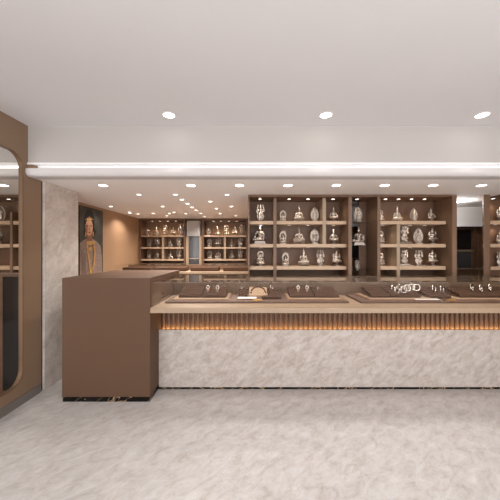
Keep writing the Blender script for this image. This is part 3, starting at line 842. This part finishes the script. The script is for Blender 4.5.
for n, (px, fr) in enumerate(((472.5, .4), (481.5, .28), (490.5, .38), (506, .4))): bangle(*on_pad('j', px, fr), 1.3, .7, '%s silver bangle from the left on the wide pad at the right end' % nth(n))
def earring(x, y, z, label):
    t = thing('earring', label, 'earring', (x, y, z), 'silver earrings on stands in the glass case')
    bm = bmesh.new(); lathe(bm, [(0, 0), (.016, 0), (.014, .006), (.004, .01), (.003, .04), (0, .042)], 12, (x, y, z)); part('stand', bm, M['silverped'], t, True)
    bm = bmesh.new(); tube(bm, [(x+.016*math.cos(a*PI/8), y-.004, z+.046+.022*math.sin(a*PI/8)) for a in range(16)], .0045, 8, True); part('hoop', bm, M['bangle'], t, True)
    bm = bmesh.new(); ell(bm, (x+.004, y-.008, z+.02), (.008, .006, .011), 10); part('drop', bm, M['gold'], t, True)
earring(*on_pad('b', 208, .4), 'left silver earring on the leftmost tray, on a little stand')
earring(*on_pad('b', 217.5, .4), 'right silver earring on the leftmost tray, on a little stand')
earring(*on_pad('e', 298, .4), 'left silver earring on the middle tray, on a little stand')
earring(*on_pad('e', 307, .4), 'right silver earring on the middle tray, on a little stand')
bangle(*on_pad('f', 319, .45), .6, .4, 'thin silver ring standing on the right pad of the middle tray', 'silver rings in the glass case', 'silver_ring', 'ring')
bangle(*on_pad('c', 242, .8, .2), .6, 1.0, 'silver ring standing on the narrow pad left of the necklace cushion', 'silver rings in the glass case', 'silver_ring', 'ring')
bangle(*on_pad('d', 272, .8, .2), .7, .9, 'silver ring standing on the small pad right of the necklace cushion', 'silver rings in the glass case', 'silver_ring', 'ring')
# necklace cushion with necklace
xc0, xc1 = XP(249, 3.25), XP(267.5, 3.25)
bm = bmesh.new(); prism(bm, [(3.24, ZT), (3.46, ZT), (3.46, ZT+.09), (3.43, ZT+.098), (3.24, ZT+.022)], xc0, xc1, 'x')
bmesh.ops.bevel(bm, geom=list(bm.edges), offset=.006, segments=2, affect='EDGES')
solo('necklace_cushion', bm, M['tray'], 'camel sloped cushion carrying a beaded necklace', 'cushion', ((xc0+xc1)/2, 3.3, ZT))
bm = bmesh.new(); xm = (xc0+xc1)/2
for i in range(27):
    a = PI*(i/26)
    y = 3.29+.13*math.sin(a); x = xm-.085*math.cos(a)
    z = ZT+.022+(y-3.24)*.4+.007
    ell(bm, (x, y, z), (.0062,)*3 if i % 4 else (.009,)*3, 8)
solo('necklace', bm, M['velvet'], 'dark beaded necklace looped on the camel cushion', 'necklace', (xm, 3.3, ZT+.03), None, True)
def flat_tray(px0, px1, y0, y1, label, lining):
    x0, x1 = XP(px0, y0), XP(px1, y0)
    t = thing('display_tray', label, 'tray', ((x0+x1)/2, y0, ZT))
    bm = bmesh.new(); box(bm, x0, x1, y0, y1, ZT, ZT+.012, .002); rm = part('rim', bm, M['trayedge'], t)
    bm = bmesh.new(); box(bm, x0+.006, x1-.006, y0+.006, y1-.006, ZT+.012, ZT+.016, .001); part('lining', bm, M[lining], rm, label='white lining')
flat_tray(237, 257, 3.09, 3.2, 'white-lined flat tray left of the gold bar in the left half', 'whitecard')
flat_tray(415.5, 441, 3.02, 3.09, 'white-lined flat tray before the bangle cluster in the right half', 'whitecard')
for px, lab in ((257.5, 'flat gold bar beside the white-lined tray in the left half'), (449.5, 'flat gold bar in the right half of the glass case')):
    bm = bmesh.new(); box(bm, XP(px-4.5, 3.05), XP(px+4.5, 3.05), 3.02, 3.08, ZT, ZT+.014, .004)
    solo('gold_bar', bm, M['gold'], lab, 'jewellery', (XP(px, 3.05), 3.05, ZT), 'gold pieces in the glass case')

# ------------------------------------------------------------------ rear counter
YQ = 5.0
x0, x1 = XP(115, YQ), -.02
ztop = ZP(265.2, YQ)
t = thing('rear_counter', 'brown glass-topped counter behind the block counter', 'counter', ((x0+x1)/2, YQ, 0))
bxpart('body', (x0, x1, YQ, YQ+.55, .06, ztop-.16), M['block'], t)
bxpart('plinth', (x0+.01, x1, YQ+.01, YQ+.54, 0, .06), M['blackmarble'], t)
bxpart('countertop', (x0-.01, x1, YQ-.02, YQ+.56, ztop-.16, ztop-.12), M['tan'], t)
bm = bmesh.new(); box(bm, x0, x1, YQ, YQ+.006, ztop-.12, ztop-.006); part('front_glass', bm, M['glass'], t)
bm = bmesh.new(); box(bm, x0, x1, YQ, YQ+.55, ztop-.006, ztop); part('top_glass', bm, M['glass'], t)
bxpart('case_back', (x0, x1, YQ+.535, YQ+.55, ztop-.12, ztop-.007), M['unit'], t)
for n, (pa, pb) in enumerate(((122, 150), (155, 185), (190, 218), (223, 250))):
    bm = bmesh.new(); box(bm, XP(pa, YQ+.1), XP(pb, YQ+.1), YQ+.12, YQ+.42, ztop-.12, ztop-.05, .01)
    solo('jewellery_pad', bm, M['velvet'], '%s brown pad from the left in the rear counter' % words[n], 'jewellery pad', (XP((pa+pb)/2, YQ+.1), YQ+.27, ztop-.12), 'pads in the rear counter')

# ------------------------------------------------------------------ world, camera, colour
w = bpy.data.worlds.new('World'); SC.world = w; w.use_nodes = True
bg = w.node_tree.nodes['Background']; bg.inputs['Color'].default_value = (.99, .985, .99, 1); bg.inputs['Strength'].default_value = 3.2

cam = bpy.data.cameras.new('Camera'); co = bpy.data.objects.new('Camera', cam); COL.objects.link(co)
co.location = (0, 0, H); co.rotation_euler = (PI/2, 0, 0)
cam.sensor_width = 36; cam.lens = 36*F/500; cam.shift_x = -(CX-250)/500; cam.clip_start = .05
SC.camera = co
SC.view_settings.view_transform = 'Standard'; SC.view_settings.look = 'None'
SC.view_settings.gamma = 1; SC.view_settings.use_curve_mapping = False
SC.view_settings.exposure = 0.1
SC.cycles.max_bounces = 14; SC.cycles.transparent_max_bounces = 24; SC.cycles.diffuse_bounces = 10
SC.cycles.caustics_reflective = False; SC.cycles.caustics_refractive = False
